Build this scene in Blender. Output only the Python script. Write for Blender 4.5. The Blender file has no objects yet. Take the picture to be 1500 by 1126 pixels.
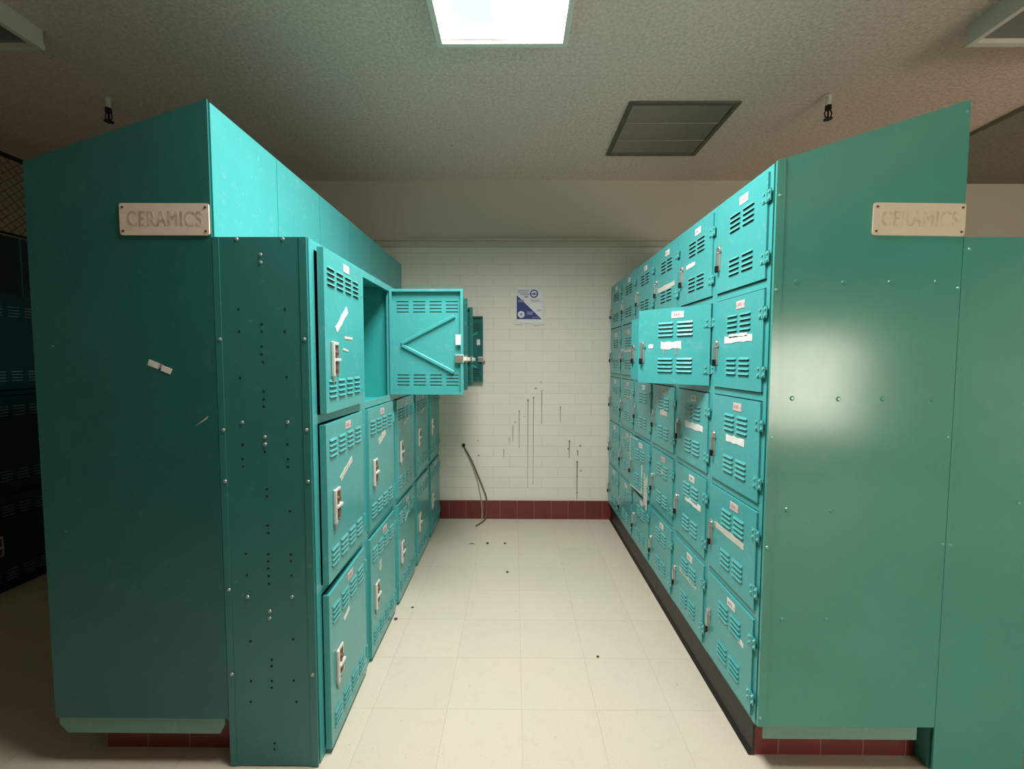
import bpy, bmesh, math, random
from mathutils import Matrix, Vector
random.seed(7)
S = bpy.context.scene
C = S.collection
PI = math.pi

# ------------------------------------------------------------------ materials
class N:
    def __init__(s, name):
        s.m = bpy.data.materials.new(name); s.m.use_nodes = True
        s.t = s.m.node_tree; s.b = s.t.nodes['Principled BSDF']
        s.o = s.t.nodes['Material Output']
    def n(s, typ, **kw):
        x = s.t.nodes.new(typ)
        for k, v in kw.items():
            if k in x.inputs: x.inputs[k].default_value = v
            else: setattr(x, k, v)
        return x
    def l(s, a, b): s.t.links.new(a, b)
    def coord(s, out='Object'):
        return s.n('ShaderNodeTexCoord').outputs[out]
    def noise(s, vec, scale, detail=3, rough=.55):
        x = s.n('ShaderNodeTexNoise'); x.inputs['Scale'].default_value = scale
        x.inputs['Detail'].default_value = detail; x.inputs['Roughness'].default_value = rough
        s.l(vec, x.inputs['Vector']); return x.outputs['Fac']
    def ramp(s, fac, a, b, ca=(0, 0, 0, 1), cb=(1, 1, 1, 1)):
        x = s.n('ShaderNodeValToRGB'); e = x.color_ramp.elements
        e[0].position = a; e[0].color = ca; e[1].position = b; e[1].color = cb
        s.l(fac, x.inputs['Fac']); return x.outputs['Color']
    def mix(s, fac, a, b, mode='MIX'):
        x = s.n('ShaderNodeMix', data_type='RGBA', blend_type=mode)
        for v, i in ((fac, 0), (a, 6), (b, 7)):
            if hasattr(v, 'is_output'): s.l(v, x.inputs[i])
            elif isinstance(v, (int, float)): x.inputs[i].default_value = v
            else: x.inputs[i].default_value = (*v, 1) if len(v) == 3 else v
        return x.outputs[2]
    def bump(s, h, strength=.2, dist=.01, prev=None):
        x = s.n('ShaderNodeBump'); x.inputs['Strength'].default_value = strength
        x.inputs['Distance'].default_value = dist; s.l(h, x.inputs['Height'])
        if prev: s.l(prev, x.inputs['Normal'])
        return x.outputs['Normal']
    def set(s, **kw):
        for k, v in kw.items():
            k = {'color': 'Base Color', 'rough': 'Roughness', 'metal': 'Metallic', 'normal': 'Normal',
                 'spec': 'Specular IOR Level', 'coat': 'Coat Weight'}[k]
            i = s.b.inputs[k]
            if hasattr(v, 'is_output'): s.l(v, i)
            elif isinstance(v, tuple): i.default_value = (*v, 1)
            else: i.default_value = v
        return s.m

def simple(name, col, rough=.5, metal=0., var=.12, scale=25):
    k = N(name); v = k.noise(k.coord(), scale)
    d = tuple(c * (1 - var) for c in col); e = tuple(min(1, c * (1 + var)) for c in col)
    return k.set(color=k.mix(v, d, e), rough=rough, metal=metal)

def paint(name, col, rough=.3, wave=.5, wear=.35, spec=.5):
    """gloss enamel on sheet metal: slight oil-canning, fine scuffs, chalky wear"""
    k = N(name); oc = k.coord()
    ri = k.n('ShaderNodeObjectInfo').outputs['Random']
    off = k.n('ShaderNodeVectorMath', operation='ADD'); k.l(oc, off.inputs[0])
    sc = k.n('ShaderNodeMath', operation='MULTIPLY'); k.l(ri, sc.inputs[0]); sc.inputs[1].default_value = 31.
    k.l(sc.outputs[0], off.inputs[1]); v = off.outputs[0]
    a = k.noise(v, 3.5); b = k.noise(v, 22, 5, .7); f = k.noise(v, 60, 4, .7)
    c = k.mix(a, tuple(x * .9 for x in col), tuple(x * 1.1 for x in col))
    mask = k.ramp(b, .57, .70, (0, 0, 0, 1), (wear,) * 3 + (1,))
    c = k.mix(mask, c, tuple(min(1, x * .8 + .12) for x in col))
    mask2 = k.ramp(f, .64, .70, (0, 0, 0, 1), (wear * .8,) * 3 + (1,))
    c = k.mix(mask2, c, (.32, .46, .44))
    big = k.noise(v, 2.2, 2, .5)
    nrm = k.bump(big, wave, .02)
    nrm = k.bump(f, .04, .002, nrm)
    rr = k.n('ShaderNodeMapRange'); k.l(b, rr.inputs[0])
    rr.inputs[3].default_value = rough * .8; rr.inputs[4].default_value = rough * 1.3
    return k.set(color=c, rough=rr.outputs[0], normal=nrm, spec=spec)

TEAL = (.062, .355, .360)
M = {}
M['paint'] = paint('teal_enamel', TEAL, .22, .10, .45)
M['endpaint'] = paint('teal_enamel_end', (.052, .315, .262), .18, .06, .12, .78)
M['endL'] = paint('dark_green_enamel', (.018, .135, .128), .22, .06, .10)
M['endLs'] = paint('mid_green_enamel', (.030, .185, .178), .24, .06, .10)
M['paint2'] = paint('open_door_darker_enamel', (.020, .150, .138), .25, .09, .2)  # darker copy of the teal on the farther open upper doors
M['paint4'] = paint('shadowed_dark_teal_enamel', (.004, .036, .042), .35, .1, .1)  # shade of the far-left aisle put into the paint colour
M['inner'] = paint('teal_enamel_inside', (.022, .310, .300), .45, .3, .2)
M['dark'] = simple('dark_opening', (.004, .010, .010), .9)  # near-black paints the darkness inside slots and holes
M['chrome'] = simple('worn_chrome', (.62, .60, .56), .32, .9)
M['rust'] = simple('rusty_cup', (.20, .085, .055), .6, .2, .5, 60)
M['whitemetal'] = simple('whitish_metal', (.74, .74, .70), .4, .35)
M['blacksteel'] = simple('black_steel', (.010, .012, .013), .45, .3)
M['steel'] = simple('galvanised', (.40, .44, .42), .42, .6)
M['tape'] = simple('masking_tape', (.72, .72, .68), .7, 0, .2, 40)
M['tapeold'] = simple('old_tape', (.55, .54, .46), .75, 0, .3, 40)
M['plate'] = simple('number_plate_pink', (.62, .47, .46), .5, 0, .25, 80)
M['platew'] = simple('number_plate_white', (.72, .70, .69), .5, 0, .2, 80)
M['ink'] = simple('faded_ink', (.36, .25, .25), .7)
M['dusty'] = paint('dusty_teal_toe', (.16, .31, .28), .6, .3, .8)
M['screw'] = simple('brass_screw', (.16, .09, .05), .45, .5)
M['rivet'] = simple('painted_rivet', (.20, .50, .45), .25, .2)
M['lip'] = simple('louver_lip_highlight', (.22, .50, .50), .35, 0, .3, 60)  # pale colour paints the light caught along the louver lips
M['curbside'] = simple('black_curb_strip', (.009, .005, .005), .45, 0, .5, 30)
M['paper'] = simple('paper', (.80, .80, .82), .7, 0, .05)
M['blue'] = simple('poster_blue', (.030, .048, .22), .6, 0, .2, 60)
M['greytext'] = simple('poster_grey', (.42, .42, .46), .7)
M['lilac'] = simple('poster_lilac', (.24, .24, .45), .7)
M['cleartape'] = simple('clear_tape', (.72, .74, .66), .35, 0, .08)
M['pebble'] = simple('dark_debris', (.05, .04, .032), .8, 0, .5)
M['cable'] = simple('grey_cable', (.12, .11, .09), .6)
M['cablelight'] = simple('beige_cable', (.40, .37, .30), .6)
M['stain'] = simple('rust_drip', (.33, .27, .20), .8, 0, .35, 50)
M['darkstain'] = simple('dark_hole_stain', (.15, .12, .085), .8, 0, .35, 50)
M['fixture'] = simple('fixture_enamel', (.72, .68, .62), .45, 0, .05)
M['lensoff'] = simple('unlit_lens', (.16, .19, .18), .25, 0, .05)
M['grille'] = simple('grille_frame', (.12, .105, .085), .55, .1)
M['grillein'] = simple('grille_louver', (.46, .385, .345), .6, .0)
M['trim'] = simple('cream_trim', (.56, .52, .43), .5, 0, .06, 8)
M['meshwire'] = simple('cage_wire', (.23, .20, .16), .5, .5)

def sign_mat(name, col):
    k = N(name); v = k.noise(k.coord(), 18, 4)
    return k.set(color=k.mix(v, tuple(c * .92 for c in col), col), rough=.45)
M['signL'] = sign_mat('sign_cream', (.72, .64, .51))
def ghost(name, ink, base, lo, hi):
    k = N(name); v = k.noise(k.coord(), 32, 3)
    return k.set(color=k.mix(k.ramp(v, lo, hi), base, ink), rough=.55)
M['ghostL'] = ghost('faded_letter', (.40, .32, .24), (.66, .58, .46), .34, .66)
M['ghostR'] = ghost('faint_letter', (.50, .42, .31), (.69, .61, .485), .42, .68)

def floor_mat():
    k = N('vinyl_floor'); oc = k.coord()
    mp = k.n('ShaderNodeMapping'); mp.inputs['Location'].default_value = (-.0308, -1.6845, 0)
    k.l(oc, mp.inputs['Vector'])
    br = k.n('ShaderNodeTexBrick'); k.l(mp.outputs[0], br.inputs['Vector'])
    br.offset = 0; br.squash = 1
    for a, b in (('Scale', 1.), ('Mortar Size', .0016), ('Mortar Smooth', .3), ('Brick Width', .3048), ('Row Height', .3048), ('Bias', 0.)):
        br.inputs[a].default_value = b
    br.inputs['Color1'].default_value = (.535, .49, .395, 1); br.inputs['Color2'].default_value = (.575, .52, .42, 1)
    br.inputs['Mortar'].default_value = (.40, .36, .27, 1)
    sp = k.noise(oc, 120, 3, .7); bg = k.noise(oc, 2.2, 4, .6); md = k.noise(oc, 14, 4, .6)
    c = k.mix(k.ramp(sp, .35, .65), br.outputs['Color'], (.60, .57, .47), 'MIX')
    c = k.mix(.5, br.outputs['Color'], c)
    c = k.mix(k.ramp(bg, .4, .7, (0, 0, 0, 1), (.30,) * 3 + (1,)), c, (.50, .53, .42))
    c = k.mix(k.ramp(md, .55, .8, (0, 0, 0, 1), (.35,) * 3 + (1,)), c, (.44, .40, .31))
    sk = k.noise(oc, 55, 2); c = k.mix(k.ramp(sk, .73, .76, (0, 0, 0, 1), (.6,) * 3 + (1,)), c, (.26, .22, .16))
    r = k.n('ShaderNodeMapRange'); k.l(md, r.inputs[0]); r.inputs[3].default_value = .30; r.inputs[4].default_value = .55
    return k.set(color=c, rough=r.outputs[0], normal=k.bump(br.outputs['Fac'], -.15, .002), spec=.35)
M['floor'] = floor_mat()

def wall_mat():
    k = N('painted_brick'); oc = k.coord()
    sep = k.n('ShaderNodeSeparateXYZ'); k.l(oc, sep.inputs[0])
    xy = k.n('ShaderNodeMath', operation='ADD'); k.l(sep.outputs[0], xy.inputs[0]); k.l(sep.outputs[1], xy.inputs[1])
    cb = k.n('ShaderNodeCombineXYZ'); k.l(xy.outputs[0], cb.inputs[0]); k.l(sep.outputs[2], cb.inputs[1])
    br = k.n('ShaderNodeTexBrick'); k.l(cb.outputs[0], br.inputs['Vector']); br.offset = .5
    for a, b in (('Scale', 1.), ('Mortar Size', .0035), ('Mortar Smooth', .6), ('Brick Width', .29), ('Row Height', .0945), ('Bias', 0.)):
        br.inputs[a].default_value = b
    br.inputs['Color1'].default_value = (.78, .74, .655, 1); br.inputs['Color2'].default_value = (.81, .77, .68, 1)
    br.inputs['Mortar'].default_value = (.68, .635, .545, 1)
    n1 = k.noise(oc, 2., 4); n2 = k.noise(oc, 140, 3)
    low = k.mix(k.ramp(n1, .4, .75, (0, 0, 0, 1), (.35,) * 3 + (1,)), br.outputs['Color'], (.74, .71, .61))
    hi = k.mix(n1, (.56, .51, .43), (.61, .55, .47))
    st = k.n('ShaderNodeMath', operation='GREATER_THAN'); k.l(sep.outputs[2], st.inputs[0]); st.inputs[1].default_value = 2.43
    c = k.mix(st.outputs[0], low, hi)
    hb = k.mix(st.outputs[0], br.outputs['Fac'], (0, 0, 0))
    nb = k.bump(hb, -.35, .004); nb = k.bump(n2, .25, .003, nb)
    return k.set(color=c, rough=.55, normal=nb)
M['wall'] = wall_mat()

def ceil_mat(name, col):
    k = N(name); oc = k.coord()
    n1 = k.noise(oc, 55, 4, .75); n2 = k.noise(oc, 1.5, 3)
    br = k.n('ShaderNodeTexBrick'); k.l(oc, br.inputs['Vector']); br.offset = .5
    for a, b in (('Scale', 1.), ('Mortar Size', .002), ('Mortar Smooth', .5), ('Brick Width', .61), ('Row Height', 1.22)):
        br.inputs[a].default_value = b
    br.inputs['Color1'].default_value = (1, 1, 1, 1); br.inputs['Color2'].default_value = (.98, .98, .98, 1); br.inputs['Mortar'].default_value = (.86, .86, .86, 1)
    c = k.mix(k.ramp(n1, .3, .7), tuple(x * .70 for x in col), tuple(x * 1.15 for x in col))
    c = k.mix(k.ramp(n2, .35, .7, (0, 0, 0, 1), (.4,) * 3 + (1,)), c, tuple(x * .9 for x in col))
    c = k.mix(1., c, br.outputs['Color'], 'MULTIPLY')
    return k.set(color=c, rough=.95, normal=k.bump(n1, 1., .010), spec=.1)
M['ceil'] = ceil_mat('popcorn_ceiling', (.90, .72, .65))
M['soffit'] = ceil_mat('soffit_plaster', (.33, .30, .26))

def tile_mat():
    k = N('red_quarry_tile'); oc = k.coord()
    sep = k.n('ShaderNodeSeparateXYZ'); k.l(oc, sep.inputs[0])
    xy = k.n('ShaderNodeMath', operation='ADD'); k.l(sep.outputs[0], xy.inputs[0]); k.l(sep.outputs[1], xy.inputs[1])
    cb = k.n('ShaderNodeCombineXYZ'); k.l(xy.outputs[0], cb.inputs[0]); k.l(sep.outputs[2], cb.inputs[1])
    br = k.n('ShaderNodeTexBrick'); k.l(cb.outputs[0], br.inputs['Vector']); br.offset = 0
    for a, b in (('Scale', 1.), ('Mortar Size', .0025), ('Mortar Smooth', .4), ('Brick Width', .153), ('Row Height', .5), ('Bias', 0.)):
        br.inputs[a].default_value = b
    br.inputs['Color1'].default_value = (.150, .022, .022, 1); br.inputs['Color2'].default_value = (.185, .030, .028, 1)
    br.inputs['Mortar'].default_value = (.27, .15, .13, 1)
    n1 = k.noise(oc, 16, 5, .65)
    c = k.mix(k.ramp(n1, .45, .8, (0, 0, 0, 1), (.55,) * 3 + (1,)), br.outputs['Color'], (.10, .05, .045))
    return k.set(color=c, rough=.35, normal=k.bump(br.outputs['Fac'], -.4, .003))
M['tile'] = tile_mat()

def emit(name, col, power):
    k = N(name); k.b.inputs['Base Color'].default_value = (.8, .8, .8, 1)
    k.b.inputs['Emission Color'].default_value = (*col, 1); k.b.inputs['Emission Strength'].default_value = power
    return k.m
def lens_mat():
    k = emit('lit_lens', (1, 1, 1), 1.); t = k.node_tree; b = t.nodes['Principled BSDF']
    c = t.nodes.new('ShaderNodeTexCoord'); sp = t.nodes.new('ShaderNodeSeparateXYZ'); r = t.nodes.new('ShaderNodeValToRGB')
    t.links.new(c.outputs['Generated'], sp.inputs[0]); t.links.new(sp.outputs[0], r.inputs[0]); t.links.new(r.outputs[0], b.inputs['Emission Color'])
    e = r.color_ramp.elements; e[0].position = .42; e[0].color = (.46, .53, .66, 1); e[1].position = .58; e[1].color = (1.2, 1.2, 1.2, 1)
    return k
M['lens'] = lens_mat()      # two tubes behind the lens, the left one weaker
M['pane'] = emit('added_glow_pane', (1.0, .92, .76), 8)  # glow added behind the camera for the end panels

# ------------------------------------------------------------------ geometry helpers
class MB:
    def __init__(s): s.bm = bmesh.new(); s.mats = []
    def mi(s, m):
        if m not in s.mats: s.mats.append(m)
        return s.mats.index(m)
    def faces(s, vs, fs, m):
        i = s.mi(m); v = [s.bm.verts.new(p) for p in vs]
        for f in fs:
            try: s.bm.faces.new([v[a] for a in f]).material_index = i
            except ValueError: pass
        return v
    def box(s, x0, x1, y0, y1, z0, z1, m, bev=0):
        v = s.faces([(x, y, z) for x in (x0, x1) for y in (y0, y1) for z in (z0, z1)],
                    [(0, 1, 3, 2), (4, 6, 7, 5), (0, 4, 5, 1), (2, 3, 7, 6), (0, 2, 6, 4), (1, 5, 7, 3)], m)
        if bev:
            es = {e for q in v for e in q.link_edges}
            i = s.mi(m)
            r = bmesh.ops.bevel(s.bm, geom=list(es), offset=bev, segments=2, profile=.5, affect='EDGES', material=i)
        return s
    def prism(s, pts, axis, a, b, m):
        """polygon pts (2D) extruded along axis from a to b; axis 'y': pts=(x,z); 'x': (y,z); 'z': (x,y)"""
        f = {'y': lambda p, t: (p[0], t, p[1]), 'x': lambda p, t: (t, p[0], p[1]), 'z': lambda p, t: (p[0], p[1], t)}[axis]
        n = len(pts)
        s.faces([f(p, a) for p in pts] + [f(p, b) for p in pts],
                [tuple(range(n)), tuple(range(2 * n - 1, n - 1, -1))] + [(i, (i + 1) % n, n + (i + 1) % n, n + i)[::-1] for i in range(n)], m)
        return s
    def cyl(s, c, r, h, axis, m, seg=16, r2=None):
        """disc-ended cylinder starting at c, extending h along axis"""
        r2 = r if r2 is None else r2
        d = {'x': 0, 'y': 1, 'z': 2}[axis]; o = [i for i in range(3) if i != d]
        vs = []
        for t, rr in ((0, r), (h, r2)):
            for k in range(seg):
                p = list(c); p[d] += t; p[o[0]] += rr * math.cos(2 * PI * k / seg); p[o[1]] += rr * math.sin(2 * PI * k / seg)
                vs.append(tuple(p))
        s.faces(vs, [tuple(range(seg)), tuple(range(2 * seg - 1, seg - 1, -1))] + [(k, (k + 1) % seg, seg + (k + 1) % seg, seg + k) for k in range(seg)], m)
        return s
    def ring(s, cx, cz, y, r0, r1, m, seg=32, t=.0006, y2=None):
        vs = []
        y2 = y + t if y2 is None else y2
        for yy in (y, y2):
            for rr in (r0, r1):
                for k in range(seg): vs.append((cx + rr * math.cos(2 * PI * k / seg), yy, cz + rr * math.sin(2 * PI * k / seg)))
        fs = []
        for k in range(seg):
            j = (k + 1) % seg
            fs += [(k, j, seg + j, seg + k), (2 * seg + k, 3 * seg + k, 3 * seg + j, 2 * seg + j), (seg + k, seg + j, 3 * seg + j, 3 * seg + k), (k, 2 * seg + k, 2 * seg + j, j)]
        s.faces(vs, fs, m); return s
    def tube(s, pts, r, m, seg=8):
        pts = [Vector(p) for p in pts]; vs = []; n = len(pts)
        ref = Vector((0.37, .53, .76))
        for i, p in enumerate(pts):
            t = (pts[min(i + 1, n - 1)] - pts[max(i - 1, 0)]).normalized()
            a = t.cross(ref).normalized(); b = t.cross(a)
            for k in range(seg): vs.append(p + r * (a * math.cos(2 * PI * k / seg) + b * math.sin(2 * PI * k / seg)))
        fs = [(i * seg + k, i * seg + (k + 1) % seg, (i + 1) * seg + (k + 1) % seg, (i + 1) * seg + k) for i in range(n - 1) for k in range(seg)]
        fs += [tuple(range(seg)), tuple(range(n * seg - 1, (n - 1) * seg - 1, -1))]
        s.faces(vs, fs, m); return s
    def louver(s, x0, x1, zt, zb, y, d, m, mo):
        """pressed louver: flush at the top, standing d proud at the bottom with a near-black face painting the dark opening below"""
        s.faces([(x0, y, zt), (x1, y, zt), (x0 + .004, y - d, zb), (x1 - .004, y - d, zb), (x0, y, zb), (x1, y, zb)],
                [(0, 2, 3, 1), (0, 4, 2), (1, 3, 5)], m)
        s.faces([(x0 + .004, y - d, zb), (x1 - .004, y - d, zb), (x0, y - .0006, zb), (x1, y - .0006, zb), (x0, y - .0006, zb - .0035), (x1, y - .0006, zb - .0035)],
                [(0, 2, 3, 1), (2, 4, 5, 3)], mo)
        s.box(x0 + .004, x1 - .004, y - d - .0007, y - d, zb, zb + .0022, M['lip'])
        return s
    def mesh(s, name, smooth=False):
        bmesh.ops.recalc_face_normals(s.bm, faces=s.bm.faces)
        me = bpy.data.meshes.new(name); s.bm.to_mesh(me); s.bm.free()
        for m in s.mats: me.materials.append(m)
        if smooth:
            for p in me.polygons: p.use_smooth = True
        return me

def put(name, me, parent=None, loc=(0, 0, 0), rot=(0, 0, 0), label=None, cat=None, group=None, kind=None):
    if isinstance(me, MB): me = me.mesh(name)
    o = bpy.data.objects.new(name, me); C.objects.link(o)
    o.location = loc; o.rotation_euler = rot
    if parent: o.parent = parent
    tag(o, label, cat, group, kind); return o
def tag(o, label=None, cat=None, group=None, kind=None):
    for k, v in (('label', label), ('category', cat), ('group', group), ('kind', kind)):
        if v: o[k] = v
    return o
def thing(name, label, cat, loc=(0, 0, 0), rz=0, group=None):
    return put(name, None, None, loc, (0, 0, rz), label, cat, group)

# ------------------------------------------------------------------ measured layout (metres, camera at X=0 Y=0)
YE, YW = 1.432, 3.815           # end-panel plane, far wall
XL = -.684                      # aisle face of the low lockers
XLs, XLt = -.994, -1.604
XR = .842; XRb = 1.452; XRs = 1.762
ZC = 2.981
R0, RP = .157, .382             # tall-locker rows
Y0 = 1.440
LP, RPW = .4735, .3935          # column pitches
X0, X1, YB = -5.6, 5.6, -2.8

# ------------------------------------------------------------------ the room
def room():
    put('floor', MB().box(X0, X1, YB, YW, -.1, 0, M['floor']), kind='structure')
    put('ceiling', MB().box(X0, X1, YB, YW, ZC, ZC + .1, M['ceil']), kind='structure')
    w = put('wall_front', MB().box(X0, X1, YW, YW + .12, 0, ZC, M['wall']), kind='structure')
    put('wall_left', MB().box(X0 - .12, X0, YB, YW, 0, ZC, M['wall']), kind='structure')
    put('wall_right', MB().box(X1, X1 + .12, YB, YW, 0, ZC, M['wall']), kind='structure')
    wx0, wx1, wz0, wz1 = 2.5, 4.5, .5, 1.8
    b = MB()
    for q in ((X0, wx0, 0, ZC), (wx1, X1, 0, ZC), (wx0, wx1, 0, wz0), (wx0, wx1, wz1, ZC)): b.box(q[0], q[1], YB - .12, YB, q[2], q[3], M['wall'])
    put('wall_back', b, kind='structure')
    b = MB()
    for q in ((wx0, wx0 + .05, wz0, wz1), (wx1 - .05, wx1, wz0, wz1), (wx0 + .05, wx1 - .05, wz0, wz0 + .05), (wx0 + .05, wx1 - .05, wz1 - .05, wz1), (3.48, 3.52, wz0 + .05, wz1 - .05)):
        b.box(q[0], q[1], YB - .09, YB - .01, q[2], q[3], M['trim'])
    wf = put('added_window_1', b, kind='structure')  # added behind the camera, unseen, to light the end panels
    put('pane', MB().box(wx0 + .03, wx1 - .03, YB - .06, YB - .05, wz0 + .03, wz1 - .03, M['pane']), wf)
    put('light_block_wall', MB().box(1.95, 2.07, YB, -1.15, 0, ZC, M['wall']), kind='structure')  # unseen stub added to keep the pane's light off the left
    # soffit over the aisle on the far right
    put('trim_1', MB().box(3.09, X1, YB, YW, ZC - .03, ZC, M['soffit']), kind='structure')
    # picture rail / conduit cover high on the front wall
    b = MB()
    b.box(X0, X1, YW - .022, YW, 2.412, 2.462, M['trim'], .006)
    b.box(X0, X1, YW - .034, YW, 2.462, 2.480, M['trim'], .004)
    put('trim_2', b, kind='structure')
    put('baseboard_front', MB().box(XLs, XRb, YW - .012, YW, 0, .167, M['tile']), kind='structure')
    # drips and stains on the painted brick
    dr = [(-.098, .636, .554), (-.049, .735, .696), (-.017, .844, .697), (.039, .975, .642), (.117, 1.078, .289), (.166, 1.1, .306),
          (.239, 1.165, .861), (.406, 1.014, .878), (.489, .709, .556), (.564, .627, .573), (.560, .529, .175)]
    for i, (x, a, c) in enumerate(dr):
        m = M['darkstain'] if i >= 8 else M['stain']
        wd = .0036 if i < 8 else .0044
        put('drip_stain', MB().prism([(x - wd, a), (x + wd, a), (x + wd * .8, (a + c) / 2), (x + wd * .5, c), (x - wd * .5, c), (x - wd * .8, (a + c) / 2)], 'y', YW - .0008, YW, m), w)
    for i, (x, z) in enumerate([(.117, 1.075), (.166, 1.097), (.187, 1.181), (.23, 1.235), (.002, .877), (.039, .975), (.406, 1.014), (.489, .706), (.478, .638),
                                (.56, .518), (.561, .391), (.563, .241), (.594, .441), (.586, .666), (.086, .926), (-.33, .711), (-.324, .575)]):
        r = random.uniform(.006, .010) * (.8 if i in (4, 14) else 1)
        put('nail_hole_stain', MB().cyl((x, YW - .0012, z), r, .0012, 'y', M['darkstain'] if i in (0, 1, 7, 8, 9, 10, 11) else M['stain'], 10), w)
room()

# ------------------------------------------------------------------ ceiling fittings
def light(x0, x1, y0, y1, lens, label):
    t = thing('ceiling_light', label, 'ceiling light', ((x0 + x1) / 2, (y0 + y1) / 2, ZC), 0, 'surface mounted rectangular ceiling lights')
    w, h, d = (x1 - x0) / 2, (y1 - y0) / 2, .086
    b = MB()
    for q in ((-w, -w + .004, -h, h), (w - .004, w, -h, h), (-w + .004, w - .004, -h, -h + .004), (-w + .004, w - .004, h - .004, h)):
        b.box(q[0], q[1], q[2], q[3], -d + .0195, 0, M['fixture'])
    b.box(-w + .004, w - .004, -h + .004, h - .004, -.012, -.002, M['fixture'])
    put('housing', b, t)
    b = MB(); f = .022
    for q in ((-w - .003, -w + f, -h - .003, h + .003), (w - f, w + .003, -h - .003, h + .003), (-w + f, w - f, -h - .003, -h + f), (-w + f, w - f, h - f, h + .003)):
        b.box(q[0], q[1], q[2], q[3], -d - .006, -d + .0195, M['fixture'])
    put('frame', b, t)
    put('diffuser', MB().box(-w + f + .001, w - f - .001, -h + f + .001, h - f - .001, -d + .014, -d + .019, lens), t)
    return t
light(-.362, .238, 0.875, 2.095, M['lens'], 'lit rectangular ceiling light glowing white over the aisle')
lp = bpy.data.lights.new('tube_light', 'AREA'); lp.shape = 'RECTANGLE'; lp.size = .55; lp.size_y = 1.17
lp.energy = 52; lp.color = (1.0, .955, .895); lp.spread = math.radians(150)
lo = bpy.data.objects.new('tube_light', lp); C.objects.link(lo); lo.location = (-.062, 1.485, ZC - .078)
light(-2.84, -2.24, .89, 2.11, M['lensoff'], 'unlit rectangular ceiling light with grey lens above the left locker bank')
light(2.098, 2.698, .88, 2.10, M['lensoff'], 'unlit rectangular ceiling light with grey lens above the right locker bank')

def vent():
    t = thing('ceiling_vent', 'dark square grille vent set in the ceiling over the right lockers', 'vent', (1.019, 3.009, ZC))
    w = .337; b = MB(); f = .032
    for q in ((-w, -w + f, -w, w), (w - f, w, -w, w), (-w + f, w - f, -w, -w + f), (-w + f, w - f, w - f, w)): b.box(q[0], q[1], q[2], q[3], -.012, 0, M['grille'], .003)
    put('frame', b, t)
    b = MB(); n = 44
    b.box(-w + f, w - f, -w + f, w - f, -.002, 0, M['grillein'])
    for i in range(n):
        x = -w + f + (2 * (w - f)) * (i + .5) / n
        b.prism([(x - .005, -.0095), (x - .003, -.0095), (x + .005, -.002), (x + .003, -.002)], 'y', -w + f, w - f, M['grillein'])
    for k in (-.11, .11): b.box(-w + f, w - f, k - .003, k + .003, -.0105, -.0085, M['grillein'])
    put('louver_core', b, t)
vent()

def sprinkler(x, y, label):
    t = thing('fire_sprinkler', label, 'sprinkler', (x, y, ZC), 0, 'pendant sprinklers in the ceiling')
    put('escutcheon', MB().cyl((0, 0, -.008), .030, .008, 'z', M['fixture'], 24, .022), t)
    put('pipe', MB().cyl((0, 0, -.062), .014, .055, 'z', M['whitemetal'], 16), t)
    b = MB().cyl((0, 0, -.085), .017, .024, 'z', M['blacksteel'], 12)
    b.tube([(-.012, 0, -.084), (-.021, 0, -.103), (-.016, 0, -.124), (0, 0, -.132)], .0035, M['blacksteel'])
    b.tube([(.012, 0, -.084), (.021, 0, -.103), (.016, 0, -.124), (0, 0, -.132)], .0035, M['blacksteel'])
    b.cyl((0, 0, -.128), .005, .044, 'z', M['blacksteel'], 8)
    put('head', b, t)
    b = MB().cyl((0, 0, -.138), .023, .003, 'z', M['blacksteel'], 18)
    for k in range(8): b.box(.020 * math.cos(k * PI / 4) - .003, .020 * math.cos(k * PI / 4) + .003, .020 * math.sin(k * PI / 4) - .003, .020 * math.sin(k * PI / 4) + .003, -.141, -.137, M['blacksteel'])
    put('deflector', b, t)
sprinkler(-2.426, 2.632, 'small sprinkler hanging from the ceiling above the left lockers')
sprinkler(1.832, 2.618, 'small sprinkler hanging from the ceiling above the right lockers')

# ------------------------------------------------------------------ locker meshes (front faces -y, +x is the viewer's right, hinges on the right)
def door_low():                 # 18 x 24 inch door; origin on hinge edge, centre height
    w, h = .400, .570; b = MB(); P, D = M['paint'], M['dark']
    b.box(-w, 0, -.010, -.008, -h / 2, h / 2, P)
    for q in ((-w, -w + .002, -h / 2, h / 2), (-.002, 0, -h / 2, h / 2), (-w + .002, -.002, -h / 2, -h / 2 + .002), (-w + .002, -.002, h / 2 - .002, h / 2)):
        b.box(q[0], q[1], -.008, .012, q[2], q[3], P)
    for q in ((-w + .002, -w + .014, -h / 2 + .002, h / 2 - .002), (-.014, -.002, -h / 2 + .002, h / 2 - .002), (-w + .014, -.014, -h / 2 + .002, -h / 2 + .014), (-w + .014, -.014, h / 2 - .014, h / 2 - .002)):
        b.box(q[0], q[1], .010, .012, q[2], q[3], P)
    for x in (-.068, -.158, -.248, -.338):
        for base in (h / 2 - .055, -h / 2 + .117):
            for k in range(4):
                z = base - k * .0185
                b.louver(x - .034, x + .034, z, z - .009, -.010, .0048, P, D)
                b.box(x - .033, x + .033, -.0079, -.0072, z - .013, z - .0085, D)     # dark strip painting the slot seen from inside
    return b.mesh('low_door')
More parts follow.
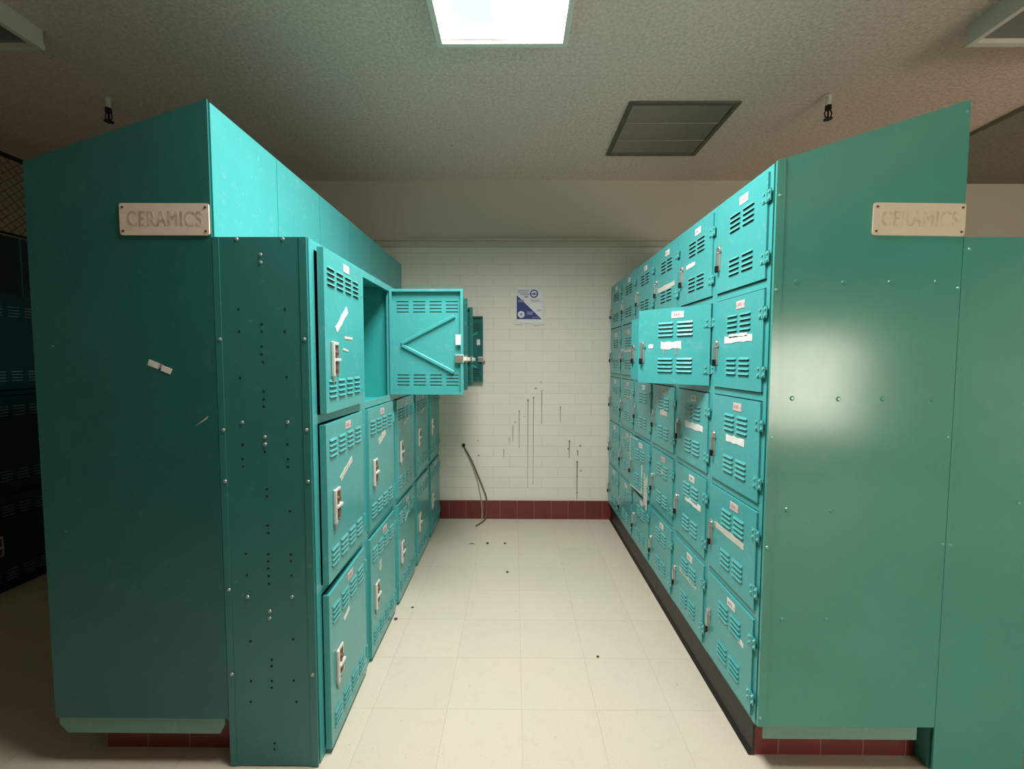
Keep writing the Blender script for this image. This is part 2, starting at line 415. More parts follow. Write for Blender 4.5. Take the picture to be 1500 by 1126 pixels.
def door_small():               # 15 inch square box door
    w, h = .350, .348; b = MB(); P, D = M['paint'], M['dark']
    b.box(-w, 0, -.006, -.004, -h / 2, h / 2, P)
    for q in ((-w, -w + .002, -h / 2, h / 2), (-.002, 0, -h / 2, h / 2), (-w + .002, -.002, -h / 2, -h / 2 + .002), (-w + .002, -.002, h / 2 - .002, h / 2)):
        b.box(q[0], q[1], -.004, .014, q[2], q[3], P)
    for x in (-.115, -.208):
        for base in (.110, -.054):
            for k in range(4):
                z = base - k * .0185
                b.louver(x - .0375, x + .0375, z, z - .009, -.006, .0052, P, D)
                b.box(x - .036, x + .036, -.0039, -.0032, z - .013, z - .0085, D)
    return b.mesh('small_door')
def handle_low():               # recessed pocket handle, origin at its centre, on the door face
    b = MB(); ch, wm, ru = M['chrome'], M['whitemetal'], M['rust']
    b.box(-.040, .040, -.002, .001, -.078, .078, ch)
    b.box(-.040, -.026, -.013, -.002, -.078, .078, wm, .003)
    b.box(.030, .040, -.006, -.002, -.070, .070, ch, .002)
    b.box(-.026, .030, -.0032, -.002, -.066, .066, ru)
    b.box(-.026, .030, -.008, -.002, .062, .076, wm, .002)
    b.box(-.026, .034, -.016, -.002, -.012, .002, wm, .003)
    b.box(-.012, .018, -.011, -.003, -.050, -.014, ru, .003)
    b.cyl((.004, -.013, .026), .011, .010, 'y', ru, 14)
    b.prism([(-.038, -.078), (.010, -.078), (-.028, -.112)], 'y', -.006, -.001, M['steel'])
    for q in b.bm.verts: q.co.z *= .80; q.co.x *= .85
    return b.mesh('low_handle')
def latch_small():
    b = MB(); ch, bk = M['chrome'], M['blacksteel']
    b.box(-.012, .014, -.003, .001, -.050, .052, M['steel'])
    b.cyl((0, -.008, .038), .010, .008, 'y', ch, 12)
    b.box(-.005, .005, -.014, -.002, -.030, .026, ch, .002)
    b.box(-.007, .006, -.017, -.006, -.056, -.028, bk, .003)
    b.box(-.012, .020, -.006, -.002, .024, .030, ch)
    return b.mesh('small_latch')
def hinge_small():
    b = MB(); P = M['paint']
    b.box(-.030, -.003, -.0025, .001, -.019, .019, P); b.box(.003, .020, -.0025, .001, -.019, .019, P)
    b.cyl((0, -.002, -.021), .0042, .042, 'z', P, 10)
    for x in (-.017, .012):
        for z in (-.011, .011): b.cyl((x, -.006, z), .0045, .004, 'y', M['rivet'], 8)
    return b.mesh('small_hinge')
def hinge_low():
    b = MB(); b.cyl((0, -.004, -.026), .0055, .052, 'z', M['paint'], 10)
    b.box(.004, .020, -.002, .001, -.024, .024, M['paint'])
    return b.mesh('low_hinge')
def plate_mesh(m):
    b = MB(); b.box(-.030, .030, -.0016, 0, -.015, .015, m, .0007)
    for x in (-.014, -.004, .006): b.box(x - .003, x + .003, -.0020, -.0014, -.006, .006, M['ink'])   # worn-down stamped digits, not legible
    for x in (-.026, .026): b.cyl((x, -.003, 0), .002, .002, 'y', M['steel'], 8)
    return b.mesh('number_plate')
def stiffener():
    b = MB(); P = M['paint']
    def bar(x0, z0, x1, z1):
        d = Vector((x1 - x0, 0, z1 - z0)); L = d.length; a = math.atan2(z1 - z0, x1 - x0)
        n = Vector((-math.sin(a), 0, math.cos(a)))
        pr = [(-.011, 0), (-.006, .012), (.006, .012), (.011, 0)]
        vs = [(x + n.x * t, y, z + n.z * t) for (x, z) in ((x0, z0), (x1, z1)) for (t, y) in pr]
        b.faces(vs, [(0, 1, 5, 4), (1, 2, 6, 5), (2, 3, 7, 6), (0, 4, 7, 3), (0, 3, 2, 1), (4, 5, 6, 7)], P)
    bar(-.062, -.008, -.352, .140); bar(-.062, -.018, -.345, -.165)
    return b.mesh('stiffener')
ME = dict(door_low=door_low(), door_small=door_small(), handle=handle_low(), latch=latch_small(), hs=hinge_small(), hl=hinge_low(),
          plate=plate_mesh(M['plate']), platew=plate_mesh(M['platew']), stiff=stiffener())

def shell_mesh(w, d, zs, zt_front, zt_back, base, closed_front=False):
    g = .0008; t = .003; P = M['inner']; b = MB(); w2 = w / 2 - g
    if zt_back > zt_front:
        prof = [(.002, base), (d, base), (d, zt_back), (.002, zt_front)]
    else: prof = [(.002, base), (d, base), (d, zt_front), (.002, zt_front)]
    for x in (-w2, w2 - t): b.prism(prof, 'x', x, x + t, P)
    b.box(-w2 + t, w2 - t, d - t, d, base, prof[2][1], M['paint'])
    b.box(-w2 + t, w2 - t, .002, d - t, base, base + t, P)
    b.prism([(.002, zt_front), (d - t, prof[2][1]), (d - t, prof[2][1] - t), (.002, zt_front - t)], 'x', -w2 + t, w2 - t, M['paint'])
    if zt_back > zt_front: b.box(-w2 + t, w2 - t, .002, d - t, zt_front - .03, zt_front - .027, P)
    return b.mesh('shell')
def frame_mesh(w, st, zs, rail, z_lo, z_hi):
    b = MB(); g = .0006; w2 = w / 2 - g; P = M['paint']
    for q in ((-w2, -w2 + st), (w2 - st, w2)): b.box(q[0], q[1], 0, .016, z_lo, z_hi, P)
    for i, z in enumerate(zs):
        a, c = z - rail / 2, z + rail / 2
        if i == 0: a, c = z, z + rail
        if i == len(zs) - 1: a, c = z - rail, z
        b.box(-w2 + st, w2 - st, .0005, .016, max(a, z_lo), min(c, z_hi), P)
    return b.mesh('front_frame')
LZ = [.001, .61, 1.22, 1.83]
RZ = [R0 + RP * i for i in range(6)]
ME['low_shell'] = shell_mesh(LP, .31, LZ, 1.83, 1.83, .001)
ME['low_frame'] = frame_mesh(LP, .0355, LZ, .030, .001, 1.83)
ME['low_shelf'] = MB().box(-LP / 2 + .005, LP / 2 - .005, .017, .306, -.002, .001, M['inner']).mesh('shelf')
ME['tall_shell'] = shell_mesh(RPW, .608, RZ, 2.067, 2.262, R0)
ME['tall_frame'] = frame_mesh(RPW, .0205, RZ, .026, R0, 2.067)
ME['tall_shelf'] = MB().box(-RPW / 2 + .005, RPW / 2 - .005, .017, .604, -.002, .001, M['inner']).mesh('shelf')

def tape(parent, x, z, L, H, ang, y, m='tape', label='white masking tape label', drip=False):
    b = MB(); n = 7
    top = [(-L / 2 + L * i / n, H / 2 + random.uniform(-.12, .12) * H) for i in range(n + 1)]
    bot = [(-L / 2 + L * i / n, -H / 2 + random.uniform(-.12, .12) * H) for i in range(n, -1, -1)]
    b.prism(top + bot, 'y', -.0012, 0, M[m])
    if drip:
        b.box(-L * .36, -L * .30, -.0014, 0, -H * 1.1, -H * .45, M['stain']); b.box(L * .22, L * .28, -.0014, 0, -H * 1.3, -H * .45, M['stain'])
    return put('tape_label', b, parent, (x, y, z), (0, ang, 0), label)

# ------------------------------------------------------------------ left bank: low three-door columns facing the aisle (+X)
ordL = ['nearest the camera', 'second from the near end', 'third from the near end', 'fourth from the near end', 'at the far end by the brick wall']
def variant(key, pm):
    if pm == 'paint': return ME[key]
    k2 = key + pm
    if k2 not in ME:
        me = ME[key].copy()
        for i, mm in enumerate(me.materials):
            if mm == M['paint']: me.materials[i] = M[pm]
        ME[k2] = me
    return ME[k2]
def low_locker(col, x, label, grp, open_top=None, ajar=(0, 0, 0), pm='paint'):
    yc = Y0 + LP * (col + .5)
    t = thing('low_locker', label, 'locker', (x, yc, 0), PI / 2, grp)
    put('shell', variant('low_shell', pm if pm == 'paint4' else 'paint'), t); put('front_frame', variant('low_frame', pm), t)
    for z in (.61, 1.22): put('shelf', ME['low_shelf'], t, (0, 0, z))
    xh = LP / 2 - .0365
    for r in range(3):                       # r = 0 is the top door
        zc = 1.525 - .61 * r
        a = ajar[r]
        op = open_top if (r == 0 and open_top) else a
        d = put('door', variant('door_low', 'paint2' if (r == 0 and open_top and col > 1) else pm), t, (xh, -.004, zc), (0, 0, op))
        if r == 0 and open_top: d['label'] = 'upper door swung wide open'
        hz = (-.095, -.022, -.015)[r]
        put('handle', ME['handle'], d, (-.400 + .082, -.010, hz), label='worn chrome pocket handle')
        if pm != 'paint4': put('number_plate', ME['plate'] if r else ME['platew'], d, (-.185 + random.uniform(-.01, .01), -.010, .255), label='small pale number plate')
        for s in (.2, -.2): put('hinge', variant('hl', pm), d, (.001, -.006, s))
        if r == 0 and open_top: put('stiffener', ME['stiff'], d, (0, -.008, 0), label='vee shaped stiffening bars on the inside')
    return t
def kids(t, name): return [c for c in t.children if c.name.split('.')[0] == name]
low = []
G = 'three-door lockers along the left of the aisle'
low.append(low_locker(0, XL, 'three-door teal locker column at the near end of the left row, all doors shut', G, None, (.045, .035, .03)))
low.append(low_locker(1, XL, 'low teal locker column whose open upper door shows vee stiffener bars and louvers', G, 1.545))
low.append(low_locker(2, XL, 'low teal locker column behind the widest open door, third from the near end', G, 1.25, pm='paint'))
low.append(low_locker(3, XL, 'low teal locker column second from the brick wall, left row', G, 1.17, pm='paint'))
low.append(low_locker(4, XL, 'low teal locker column touching the brick wall, far end of left row', G, 1.57, pm='paint'))
D = [kids(t, 'door') for t in low]
FY = -.0102
tape(D[0][0], -.235, .055, .150, .026, -.62, FY)
tape(D[0][0], -.165, -.012, .09, .010, 0, FY, 'tapeold', 'torn tape scraps'); tape(D[0][0], -.20, -.060, .06, .008, .1, FY, 'tapeold', 'torn tape scraps')
tape(D[0][1], -.210, .085, .14, .022, -.35, FY, 'tapeold', 'smeared white tape')
tape(D[0][2], -.235, .120, .060, .016, -.30, FY)
tape(D[1][1], -.20, .125, .12, .028, -.3, FY, 'tapeold', 'smeared white tape')
tape(D[1][2], -.26, .10, .03, .05, 0, FY, 'tapeold')
tape(D[2][1], -.2, .14, .13, .02, -.2, FY, 'tapeold'); tape(D[2][2], -.2, .16, .10, .02, -.4, FY)
tape(D[3][1], -.2, .15, .13, .02, -.2, FY, 'tapeold')
# paper stickers on the inside of the open doors
for k, (dd, x, z, w, h) in enumerate(((D[1][0], -.374, .012, .028, .056), (D[4][0], -.36, .06, .03, .05))):
    put('sticker', MB().box(-w / 2, w / 2, 0, .001, -h / 2, h / 2, M['tape'], .0004), dd, (x, .0122 if k == 0 else -.0078, z), label='white paper sticker')
for dd in (D[1][0], D[2][0], D[3][0], D[4][0]):
    b = MB().box(-.02, .03, -.004, .022, -.022, .022, M['chrome'], .003).box(-.034, -.012, -.012, .010, -.012, .010, M['whitemetal'], .002)
    put('latch_case', b, dd, (-.384, -.006, -.09), label='chrome latch case')

# ------------------------------------------------------------------ right bank: tall five-door columns facing the aisle (-X)
ordR = ['at the near end of the right row', 'second in the right row, its largest box door standing open',
        'third in the right row, its narrower-looking box door open', 'fourth in the right row, with a scraped, bent lower door',
        'in the right row, one short of the brick wall', 'in the right row, touching the brick wall']
def tall_locker(col, x, rz, label, grp, doors=True, opened={}, pm='paint'):
    yc = Y0 + RPW * (col + .5)
    t = thing('tall_locker', label, 'locker', (x, yc, 0), rz, grp)
    put('shell', variant('tall_shell', pm), t); put('front_frame', variant('tall_frame', pm), t)
    for k in range(1, 5): put('shelf', ME['tall_shelf'], t, (0, 0, RZ[k]))
    if not doors: return t
    xh = RPW / 2 - .0215
    for r in range(5):                       # 0 = top row
        zc = (RZ[4 - r] + RZ[5 - r]) / 2
        a = opened.get(r, 0)
        d = put('door', variant('door_small', 'paint' if a > .15 else pm), t, (xh, -.001 - (.002 if a else 0), zc), (0, 0, a))
        if a > .15: d['label'] = 'box door standing open'
        put('latch', ME['latch'], d, (-.350 + .020, -.006, -.030 + random.uniform(-.006, .006)), label='small chrome latch lever')
        put('number_plate', ME['plate'] if (r in (1, 2, 3) and col % 2 == 0) else ME['platew'], d, (-.150, -.006, .141), label='small pale number plate')
        for s in (.095, -.105): put('hinge', variant('hs', 'paint' if a > .15 else pm), d, (.001, -.006, s))
    return t
G = 'five-door lockers along the right of the aisle'
tall = [tall_locker(c, XR, -PI / 2, 'tall teal locker column ' + ordR[c], G, True, {1: {1: .72}, 2: {1: .42}, 3: {3: .07}}.get(c, {}), 'paint') for c in range(6)]
T = [kids(t, 'door') for t in tall]
def tp(c, r, ya, yb, z, H, m='tape', ang=0, drip=False):
    """tape between world depths ya..yb on column c, row r"""
    yh = Y0 + RPW * c + .0215
    zc = (RZ[4 - r] + RZ[5 - r]) / 2
    tape(T[c][r], -((ya + yb) / 2 - yh), z - zc, abs(yb - ya), H, ang, -.0062, m, drip=drip)
tp(0, 1, 1.525, 1.725, 1.508, .024); tp(0, 1, 1.56, 1.69, 1.522, .014)
tp(0, 2, 1.555, 1.69, 1.126, .026)
tp(0, 3, 1.535, 1.755, .748, .024, 'tapeold')
tp(0, 4, 1.515, 1.555, .389, .018)
tp(1, 0, 2.03, 2.13, 1.878, .018)
tp(1, 1, 1.985, 2.085, 1.498, .034, 'tape', 0, True); tp(1, 1, 2.125, 2.150, 1.495, .018)
tp(1, 2, 1.90, 2.10, 1.122, .028); tp(1, 3, 1.90, 2.075, .763, .026); tp(1, 4, 1.925, 2.125, .38, .018, 'tapeold')
tp(2, 0, 2.285, 2.545, 1.834, .026, 'tapeold'); tp(2, 2, 2.35, 2.46, 1.137, .03, 'tapeold'); tp(2, 3, 2.36, 2.44, .80, .03, 'tapeold')
tp(3, 1, 2.70, 2.93, 1.50, .018, 'tapeold'); tp(4, 1, 3.07, 3.32, 1.50, .018, 'tapeold'); tp(4, 2, 3.1, 3.2, 1.16, .03, 'tapeold')
tp(3, 3, 2.66, 2.72, .60, .20, 'tapeold'); 
# bare bent edges on the damaged door
d = T[3][3]
b = MB().box(-.349, -.343, -.009, -.006, .02, .172, M['tapeold']).box(-.349, -.20, -.009, -.006, .166, .172, M['tapeold'])
b.box(-.120, -.113, -.009, -.006, -.165, .02, M['tape']).box(-.34, -.12, -.009, -.006, -.17, -.163, M['tapeold'])
put('bent_edge', b, d, label='scraped pale edge strips')

# low lockers that back onto the right bank and carcass behind the right-hand end panel
b = MB()
b.box(XRb + .002, XRs, Y0 + .002, YW - .012, .002, 1.826, M['endpaint'])
put('locker_row', b, label='back-to-back low locker row behind the plain right end panel', cat='lockers')

# left bank: tall columns turned away from the aisle (only their backs show above the low lockers)
G = 'tall lockers backing onto the left row'
ordB = ['next to the near end panel', 'second from the near end panel', 'third from the near end panel', 'third from the brick wall', 'one short of the brick wall', 'touching the brick wall']
for c in range(6):
    tall_locker(c, XLt, -PI / 2, 'plain back of a locker rising behind the left row, ' + ordB[c], G, False)

# ------------------------------------------------------------------ far bank glimpsed at the left edge of the view
XF = XL - 2.446
G = 'lockers in the dark aisle on the far left'
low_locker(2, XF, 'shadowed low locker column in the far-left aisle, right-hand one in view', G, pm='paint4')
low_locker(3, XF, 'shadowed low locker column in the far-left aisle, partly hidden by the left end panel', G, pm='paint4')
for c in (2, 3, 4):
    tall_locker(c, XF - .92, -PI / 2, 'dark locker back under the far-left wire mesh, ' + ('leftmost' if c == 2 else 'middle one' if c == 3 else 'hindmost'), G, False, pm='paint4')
def cage():
    t = thing('wire_mesh_screen', 'dark diamond wire mesh screen above the far-left lockers', 'mesh screen', (XF - .31, 0, 0))
    z0, z1, y0, y1 = 2.27, 2.80, 2.25, 3.40
    b = MB(); s = .058; r = .0024; H = z1 - z0
    n = int((y1 - y0 + H) / s)
    for i in range(n + 1):
        for sg in (1, -1):
            a = y0 - H + i * s
            p0, p1 = (a, z0), (a + H, z1)
            ya, za, yb, zb = p0[0], p0[1], p1[0], p1[1]
            if ya < y0: za += y0 - ya; ya = y0
            if yb > y1: zb -= yb - y1; yb = y1
            if yb - ya < .01: continue
            if sg < 0: ya, yb = y0 + y1 - ya, y0 + y1 - yb
            b.tube([(sg * .002, ya, za), (sg * .002, yb, zb)], r, M['meshwire'], 4)
    put('wire_mesh', b, t)
    put('top_rail', MB().tube([(0, y0, z1), (0, y1, z1)], .016, M['blacksteel'], 10), t)
    b = MB().tube([(0, y0, z0 + .008), (0, y1, z0 + .008)], .009, M['blacksteel'], 8)
    put('bottom_rail', b, t)
    for y in (y0 + .015, y1 - .015): put('post', MB().tube([(0, y, z0 - .01), (0, y, ZC)], .014, M['blacksteel'], 10), t)
cage()

# ------------------------------------------------------------------ end panels
def rivet_at(parent, x, z, y, r=.0055, m='rivet', name='rivet'):
    b = MB().cyl((0, -.0032, 0), r * .55, .0008, 'y', M[m], 10, r * .8); b.cyl((0, -.0024, 0), r * .8, .0024, 'y', M[m], 10, r)
    return put(name, b, parent, (x, y, z))
YP = YE - .006
# left tall end panel
zt = lambda x: 2.069 + (x - XLt) / .61 * .196
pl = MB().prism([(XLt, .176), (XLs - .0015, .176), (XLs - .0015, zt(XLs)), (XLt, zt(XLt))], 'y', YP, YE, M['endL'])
eL = put('end_panel', pl, label='dark green sloped-top end panel of the left locker bank', cat='end panel', group='locker end panels')
put('toe_plate', MB().prism([(-1.594, .176), (-1.012, .176), (-1.012, .150), (-1.030, .118), (-1.568, .118), (-1.594, .150)], 'y', YE - .002, YE + .004, M['dusty']), eL, label='dusty scuffed toe plate')
b = MB().box(-.042, -.004, -.0012, 0, -.010, .010, M['tape'], .0003).box(.006, .040, -.0016, 0, -.011, .008, M['tape'], .0003).box(-.004, .006, -.001, 0, -.004, .010, M['ink'])
put('tape_scrap', b, eL, (-1.182, YP, 1.402), (0, .38, 0), 'torn strip of white tape')
put('scuff_mark', MB().prism([(-.024, -.018), (.002, .002), (.021, .017), (.015, .006)], 'y', -.0008, 0, M['tapeold']), eL, (-1.047, YP, 1.222), label='pale scrape')
for x, z in ((-1.54, 1.47), (-1.53, .84)): rivet_at(eL, x, z, YP, .004, 'endL')
# left low end panel
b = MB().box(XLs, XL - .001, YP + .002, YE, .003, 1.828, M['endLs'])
b.box(XLs, XLs + .022, YP - .0005, YP + .002, .003, 1.828, M['endLs'], .0008)
b.box(XL - .026, XL - .001, YP - .0005, YP + .002, .003, 1.828, M['endLs'], .0008)
HL = [(-.761, 1.593), (-.915, 1.593), (-.84, 1.544), (-.841, 1.52), (-.915, 1.52), (-.763, 1.52), (-.842, 1.47), (-.843, 1.445), (-.839, 1.419), (-.917, 1.366), (-.761, 1.37), (-.839, 1.32), (-.84, 1.294), (-.841, 1.27), (-.979, 1.695), (-.916, 1.141), (-.764, 1.142), (-.842, 1.117), (-.917, 1.092), (-.917, 1.067), (-.764, 1.092), (-.765, 1.066), (-.839, .989), (-.84, .965), (-.762, .914), (-.839, .864), (-.838, .838), (-.917, .764), (-.84, .764), (-.763, .763), (-.841, .739), (-.764, .74), (-.841, .714), (-.916, .69), (-.841, .688), (-.763, .689), (-.841, .66), (-.911, .456), (-.763, .464), (-.839, .39), (-.84, .367), (-.914, .312), (-.765, .315), (-.841, .313), (-.842, .289), (-.917, .237), (-.757, .238), (-.838, .086), (-.839, .064), (-.70, .039)]
for x, z in HL: b.cyl((x, YP + .0012, z), .0042, .0008, 'y', M['dark'], 8)
eLs = put('end_panel', b, label='low green end panel with rows of bolts and holes, left of the aisle', cat='end panel', group='locker end panels')
for x, z in [(-.914, 1.821), (-.762, 1.821), (-.837, 1.771), (-.837, 1.746), (-.979, 1.494), (-.698, 1.494), (-.915, 1.216), (-.762, 1.217), (-.978, 1.191), (-.698, 1.192), (-.84, 1.167), (-.84, 1.142), (-.978, 1.016), (-.697, 1.016), (-.978, .639), (-.916, .613), (-.763, .614), (-.841, .563), (-.842, .538), (-.978, .338), (-.698, .338)]:
    rivet_at(eLs, x, z, YP + .002 - (.0025 if x < -.95 or x > -.72 else 0), .0062, 'steel')
# right tall end panel
zt = lambda x: 2.069 + (x - XR) / .61 * .190
b = MB().prism([(XR + .029, .165), (XRb - .0015, .165), (XRb - .0015, zt(XRb)), (XR + .029, zt(XR + .029))], 'y', YP, YE, M['endpaint'])
eR = put('end_panel', b, label='bright green sloped-top end panel of the right bank, with rows of bolts', cat='end panel', group='locker end panels')
put('corner_strip', MB().prism([(XR, .165), (XR + .0275, .165), (XR + .0275, zt(XR + .0275)), (XR, zt(XR))], 'y', YP - .003, YE, M['endpaint']), eR, label='folded corner strip')
put('toe_plate', MB().box(.866, 1.395, YE - .002, YE + .004, .116, .165, M['dusty']), eR, label='dusty pale toe plate')
for x, z in [(.917, 1.684), (1.072, 1.682), (1.223, 1.684), (1.372, 1.685), (.918, 1.303), (1.071, 1.301), (1.216, 1.302), (1.38, 1.3), (.916, .927), (1.065, .923), (.912, .546), (1.063, .547)]:
    rivet_at(eR, x, z, YP, .0085, 'endpaint', 'bolt_head')
for x, z in [(.853, 1.959), (.851, 1.658), (.855, 1.172), (.852, .799), (.849, .197)]: rivet_at(eR, x, z, YP - .003, .0055, 'rivet')
for x, z in [(1.443, 1.665), (1.437, 1.175), (1.442, .812), (1.438, 2.22)]: rivet_at(eR, x, z, YP, .0055, 'rivet')
# right low end panel
b = MB().box(XRb, XRs, YP + .001, YE, .003, 1.828, M['endpaint'])
b.box(XRb, XRb + .02, YP - .0005, YP + .001, .003, 1.828, M['endpaint'], .0004)
eRs = put('end_panel', b, label='plain low green end panel at the right edge of the view', cat='end panel', group='locker end panels')
for x, z in [(1.472, 1.79), (1.467, .81), (1.686, .954)]: rivet_at(eRs, x, z, YP - .0005, .006, 'rivet')

# tiled curbs under the tall lockers, black strip along the aisle side
G = 'red tiled curbs under the locker banks'
put('tiled_curb', MB().box(XR + .030, XRb - .004, 1.49, YW - .012, 0, R0 - .001, M['tile']), label='red tiled curb under the right locker bank', cat='curb', group=G)
put('tiled_curb', MB().box(-1.50, XLs - .004, 1.50, YW - .012, 0, R0 - .001, M['tile']), label='shadowed red tiled curb under the left locker bank', cat='curb', group=G)
b = MB().prism([(XR + .029, .001), (XR + .029, .150), (XR + .022, .150), (XR + .020, .020), (XR + .008, .001)], 'y', 1.488, YW - .014, M['curbside'])  # near-black strip laid over the aisle face of the tiled curb
put('curb_strip', b, label='black strip along the foot of the right lockers', cat='cove base')

# ------------------------------------------------------------------ CERAMICS signs
def text_mesh(body, w, h):
    cu = bpy.data.curves.new('letters', 'FONT'); cu.body = body; cu.extrude = .0004; cu.space_character = 1.12; cu.offset = 0
    o = bpy.data.objects.new('letters', cu); C.objects.link(o)
    bpy.context.view_layer.update()
    me = bpy.data.meshes.new_from_object(o.evaluated_get(bpy.context.evaluated_depsgraph_get()))
    bpy.data.objects.remove(o); bpy.data.curves.remove(cu)
    xs = [v.co.x for v in me.vertices]; ys = [v.co.y for v in me.vertices]
    sx, sy = w / (max(xs) - min(xs)), h / (max(ys) - min(ys)); cx, cy = (max(xs) + min(xs)) / 2, (max(ys) + min(ys)) / 2
    for v in me.vertices: v.co = ((v.co.x - cx) * sx, -v.co.z, (v.co.y - cy) * sy)
    return me
def sign(x0, x1, z0, z1, label, gm, tilt):
    cx, cz = (x0 + x1) / 2, (z0 + z1) / 2
    t = thing('sign_plate', label, 'sign', (cx, YP, cz), 0, 'cream name plates on the locker ends'); t.rotation_euler = (0, tilt, 0)
    w, h, r = (x1 - x0) / 2, (z1 - z0) / 2, .008
    pts = []
    for sx, sz, a0 in ((1, 1, 0), (-1, 1, PI / 2), (-1, -1, PI), (1, -1, 1.5 * PI)):
        for k in range(5): a = a0 + k * PI / 8; pts.append((sx * (w - r) + r * math.cos(a), sz * (h - r) + r * math.sin(a)))
    put('plate', MB().prism(pts, 'y', -.0052, -.0002, M['signL']), t)
    me = text_mesh('CERAMICS', w * 1.66, h * .94)
    bm = bmesh.new(); bm.from_mesh(me)                     # routed strokes: the outline thickened by three close passes
    for dx, dy in ((-.0016, .00005), (.0016, .0001)):
        g = bmesh.ops.duplicate(bm, geom=list(bm.verts)[:len(me.vertices)] + list(bm.edges)[:len(me.edges)] + list(bm.faces)[:len(me.polygons)])
        for q in g['geom']:
            if isinstance(q, bmesh.types.BMVert): q.co.x += dx; q.co.y += dy
    bm.to_mesh(me); bm.free(); me.materials.append(M[gm])
    put('lettering', me, t, (.002, -.0054, .002), label='faded letters reading CERAMICS')
    for sx in (-1, 1):
        for sz in (-1, 1): put('screw', MB().cyl((0, -.0016, 0), .0038, .0016, 'y', M['screw'], 10).box(-.003, .003, -.0018, -.0014, -.0006, .0006, M['dark']), t, (sx * (w - .011), -.0052, sz * (h - .013)))
sign(-1.291, -.998, 1.832, 1.934, 'cream name plate with faded lettering on the left end panel', 'ghostL', .003)
sign(1.154, 1.449, 1.831, 1.934, 'cream name plate with nearly worn-off lettering on the right end panel', 'ghostR', .012)

# ------------------------------------------------------------------ poster on the brick wall
def poster():
    y = -.0012
    t = thing('poster', 'small blue and white notice taped to the brick wall', 'poster', (.126, YW - .004, 1.907))
    put('paper', MB().box(-.118, .118, y, y + .0010, -.153, .153, M['paper']), t)
    put('blue_triangle', MB().prism([(-.112, .092), (.108, -.118), (-.112, -.118)], 'y', y - .0006, y, M['blue']), t, label='blue triangle panel')
    b = MB().ring(.040, .104, y - .0008, .026, .036, M['blue']).cyl((.040, y - .0006, .104), .012, .0006, 'y', M['lilac'], 20)
    b.box(.012, .068, y - .0009, y, .098, .104, M['blue'])
    put('emblem', b, t, label='round blue emblem')
    b = MB().ring(-.072, -.076, y - .0014, .012, .030, M['paper'], 28, .0008).cyl((-.072, y - .0012, -.076), .010, .0006, 'y', M['greytext'], 16)
    put('emblem', b, t, label='white ring emblem')
    b = MB()      # the small print is too blurred to read: plain grey bars
    for x0, x1, z0, z1, m in ((-.105, .00, .128, .136, 'greytext'), (-.105, -.01, .112, .120, 'greytext'), (-.085, .00, .096, .103, 'lilac'), (-.045, -.012, .068, .088, 'greytext'),
                              (.01, .09, .045, .052, 'greytext'), (.02, .10, .032, .038, 'greytext'), (-.10, -.05, .030, .050, 'lilac'), (-.02, .03, -.08, -.05, 'lilac'),
                              (.02, .08, -.105, -.098, 'lilac'), (.07, .105, -.045, -.035, 'greytext')):
        b.box(x0, x1, y - .0009, y - .0005, z0, z1, M[m])
    put('print', b, t)
    for x, z, w, h, a in ((-.135, .160, .05, .025, .5), (.10, .150, .07, .03, -.4), (-.10, -.152, .08, .025, .1), (.08, -.158, .11, .022, -.1), (.122, -.02, .02, .16, 0), (-.15, .135, .03, .03, 0)):
        put('tape_piece', MB().box(-w / 2, w / 2, -.0005, .0004, -h / 2, h / 2, M['cleartape']), t, (x, y - .0004, z), (0, a, 0), 'clear tape')
poster()

# ------------------------------------------------------------------ loose cable and litter
def smooth(pts, n=6):
    out = []
    P = [Vector(p) for p in pts]; P = [P[0]] + P + [P[-1]]
    for i in range(1, len(P) - 2):
        for k in range(n):
            t = k / n; a, b, c, d = P[i - 1], P[i], P[i + 1], P[i + 2]
            out.append(.5 * ((2 * b) + (c - a) * t + (2 * a - 5 * b + 4 * c - d) * t * t + (3 * b - a - 3 * c + d) * t ** 3))
    out.append(P[-2]); return out
t = thing('loose_cable', 'loose grey cable drooping from a wall hole over the red baseboard', 'cable', (-.457, YW, .67))
o = Vector((-.457, YW, .67)); rel = lambda L: [Vector(p) - o for p in L]
b = MB(); b.tube(smooth(rel([(-.457, YW + .01, .672), (-.445, YW - .018, .645), (-.39, YW - .02, .547), (-.33, YW - .02, .405), (-.281, YW - .02, .281), (-.252, YW - .021, .188), (-.252, YW - .026, .06), (-.27, YW - .075, .012), (-.30, YW - .14, .009), (-.332, YW - .20, .009)])), .0055, M['cable'])
put('outer_cable', b, t)
b = MB(); b.tube(smooth(rel([(-.459, YW + .01, .665), (-.45, YW - .012, .64), (-.415, YW - .012, .57), (-.366, YW - .012, .448), (-.328, YW - .012, .324), (-.303, YW - .018, .2), (-.292, YW - .022, .06), (-.292, YW - .06, .010)])), .004, M['cablelight'])
put('inner_wire', b, t, label='paler wire')
put('wall_plug', MB().cyl((-.001, -.014, -.002), .016, .016, 'y', M['blacksteel'], 12), t)

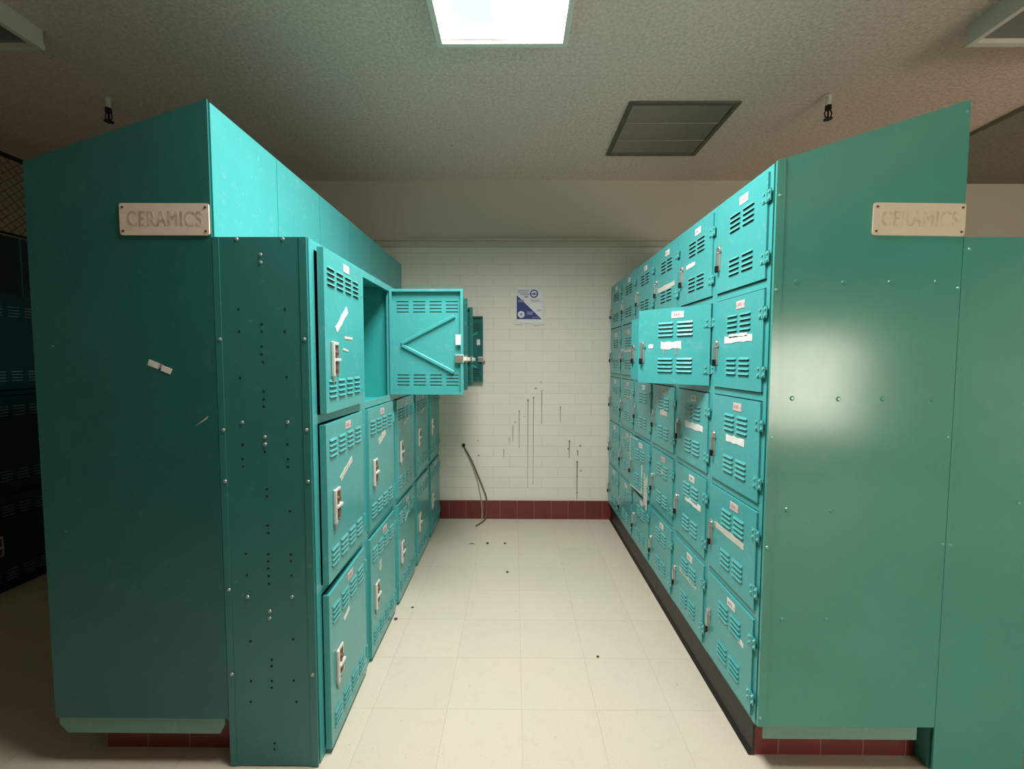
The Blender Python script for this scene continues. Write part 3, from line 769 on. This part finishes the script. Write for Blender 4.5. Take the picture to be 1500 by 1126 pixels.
def crumb(x, y, r, m, name, label, cat, flat=.45):
    bm = bmesh.new(); bmesh.ops.create_icosphere(bm, subdivisions=1, radius=r)
    rn = random.Random(x * 97 + y * 13)
    for v in bm.verts: v.co *= rn.uniform(.75, 1.25); v.co.z *= flat
    lo = min(v.co.z for v in bm.verts)
    for v in bm.verts: v.co.z -= lo
    me = bpy.data.meshes.new(name); bm.to_mesh(me); bm.free(); me.materials.append(M[m])
    put(name, me, None, (x, y, 0), label=label, cat=cat)
b = MB()
bm = b.bm; v = b.faces([(-.022, -.012, .001), (-.004, -.016, .009), (.020, -.010, .001), (.024, .012, .006), (.002, .014, .001), (-.020, .012, .010)], [(0, 1, 5), (1, 4, 5), (1, 2, 4), (2, 3, 4)], M['paper'])
for q in bm.verts: q.co.x *= 1.3; q.co.y *= 1.3; q.co.z *= 1.7
bmesh.ops.solidify(bm, geom=list(bm.faces), thickness=.0012)
put('paper_scrap', b, None, (-.328, 3.278, .001), label='crumpled white paper scrap on the floor near the cable', cat='litter')
crumb(-.211, 3.279, .013, 'pebble', 'debris_crumb', 'dark crumb on the floor just right of the paper scrap', 'litter')
crumb(-.073, 3.281, .011, 'pebble', 'debris_crumb', 'dark crumb farthest right of the paper scrap, near the baseboard', 'litter')
crumb(-.048, 2.826, .010, 'pebble', 'debris_crumb', 'single dark crumb mid-floor in the aisle', 'litter')
crumb(-.652, 2.29, .010, 'pebble', 'debris_crumb', 'dark crumb against the foot of the left lockers', 'litter')
crumb(-.589, 2.403, .008, 'pebble', 'debris_crumb', 'dark crumb a little out from the left lockers', 'litter')
crumb(.403, 2.0, .007, 'pebble', 'debris_crumb', 'dark crumb on a tile joint nearer the right lockers', 'litter')

# ------------------------------------------------------------------ camera, world, view
cam = bpy.data.cameras.new('camera'); co = bpy.data.objects.new('camera', cam); C.objects.link(co)
rows = [(.999974, .006881, .00227), (-.002648, .055456, .998458), (.006744, -.998437, .055473)]
m = Matrix.Identity(4)
for j, r in enumerate(rows):
    for i in range(3): m[i][j] = r[i]
m.translation = (0, 0, 1.4255); co.matrix_world = m
cam.sensor_width = 36; cam.lens = 629.85 / 1500 * 36; cam.clip_start = .02
S.camera = co
w = bpy.data.worlds.new('world'); S.world = w; w.use_nodes = True
w.node_tree.nodes['Background'].inputs[0].default_value = (.0, .0, .0, 1)
S.view_settings.view_transform = 'Standard'; S.view_settings.look = 'None'
S.view_settings.exposure = 0.5; S.view_settings.gamma = 1.0; S.view_settings.use_curve_mapping = False
S.cycles.max_bounces = 10; S.cycles.diffuse_bounces = 6; S.cycles.use_denoising = True
S.cycles.sample_clamp_indirect = 6
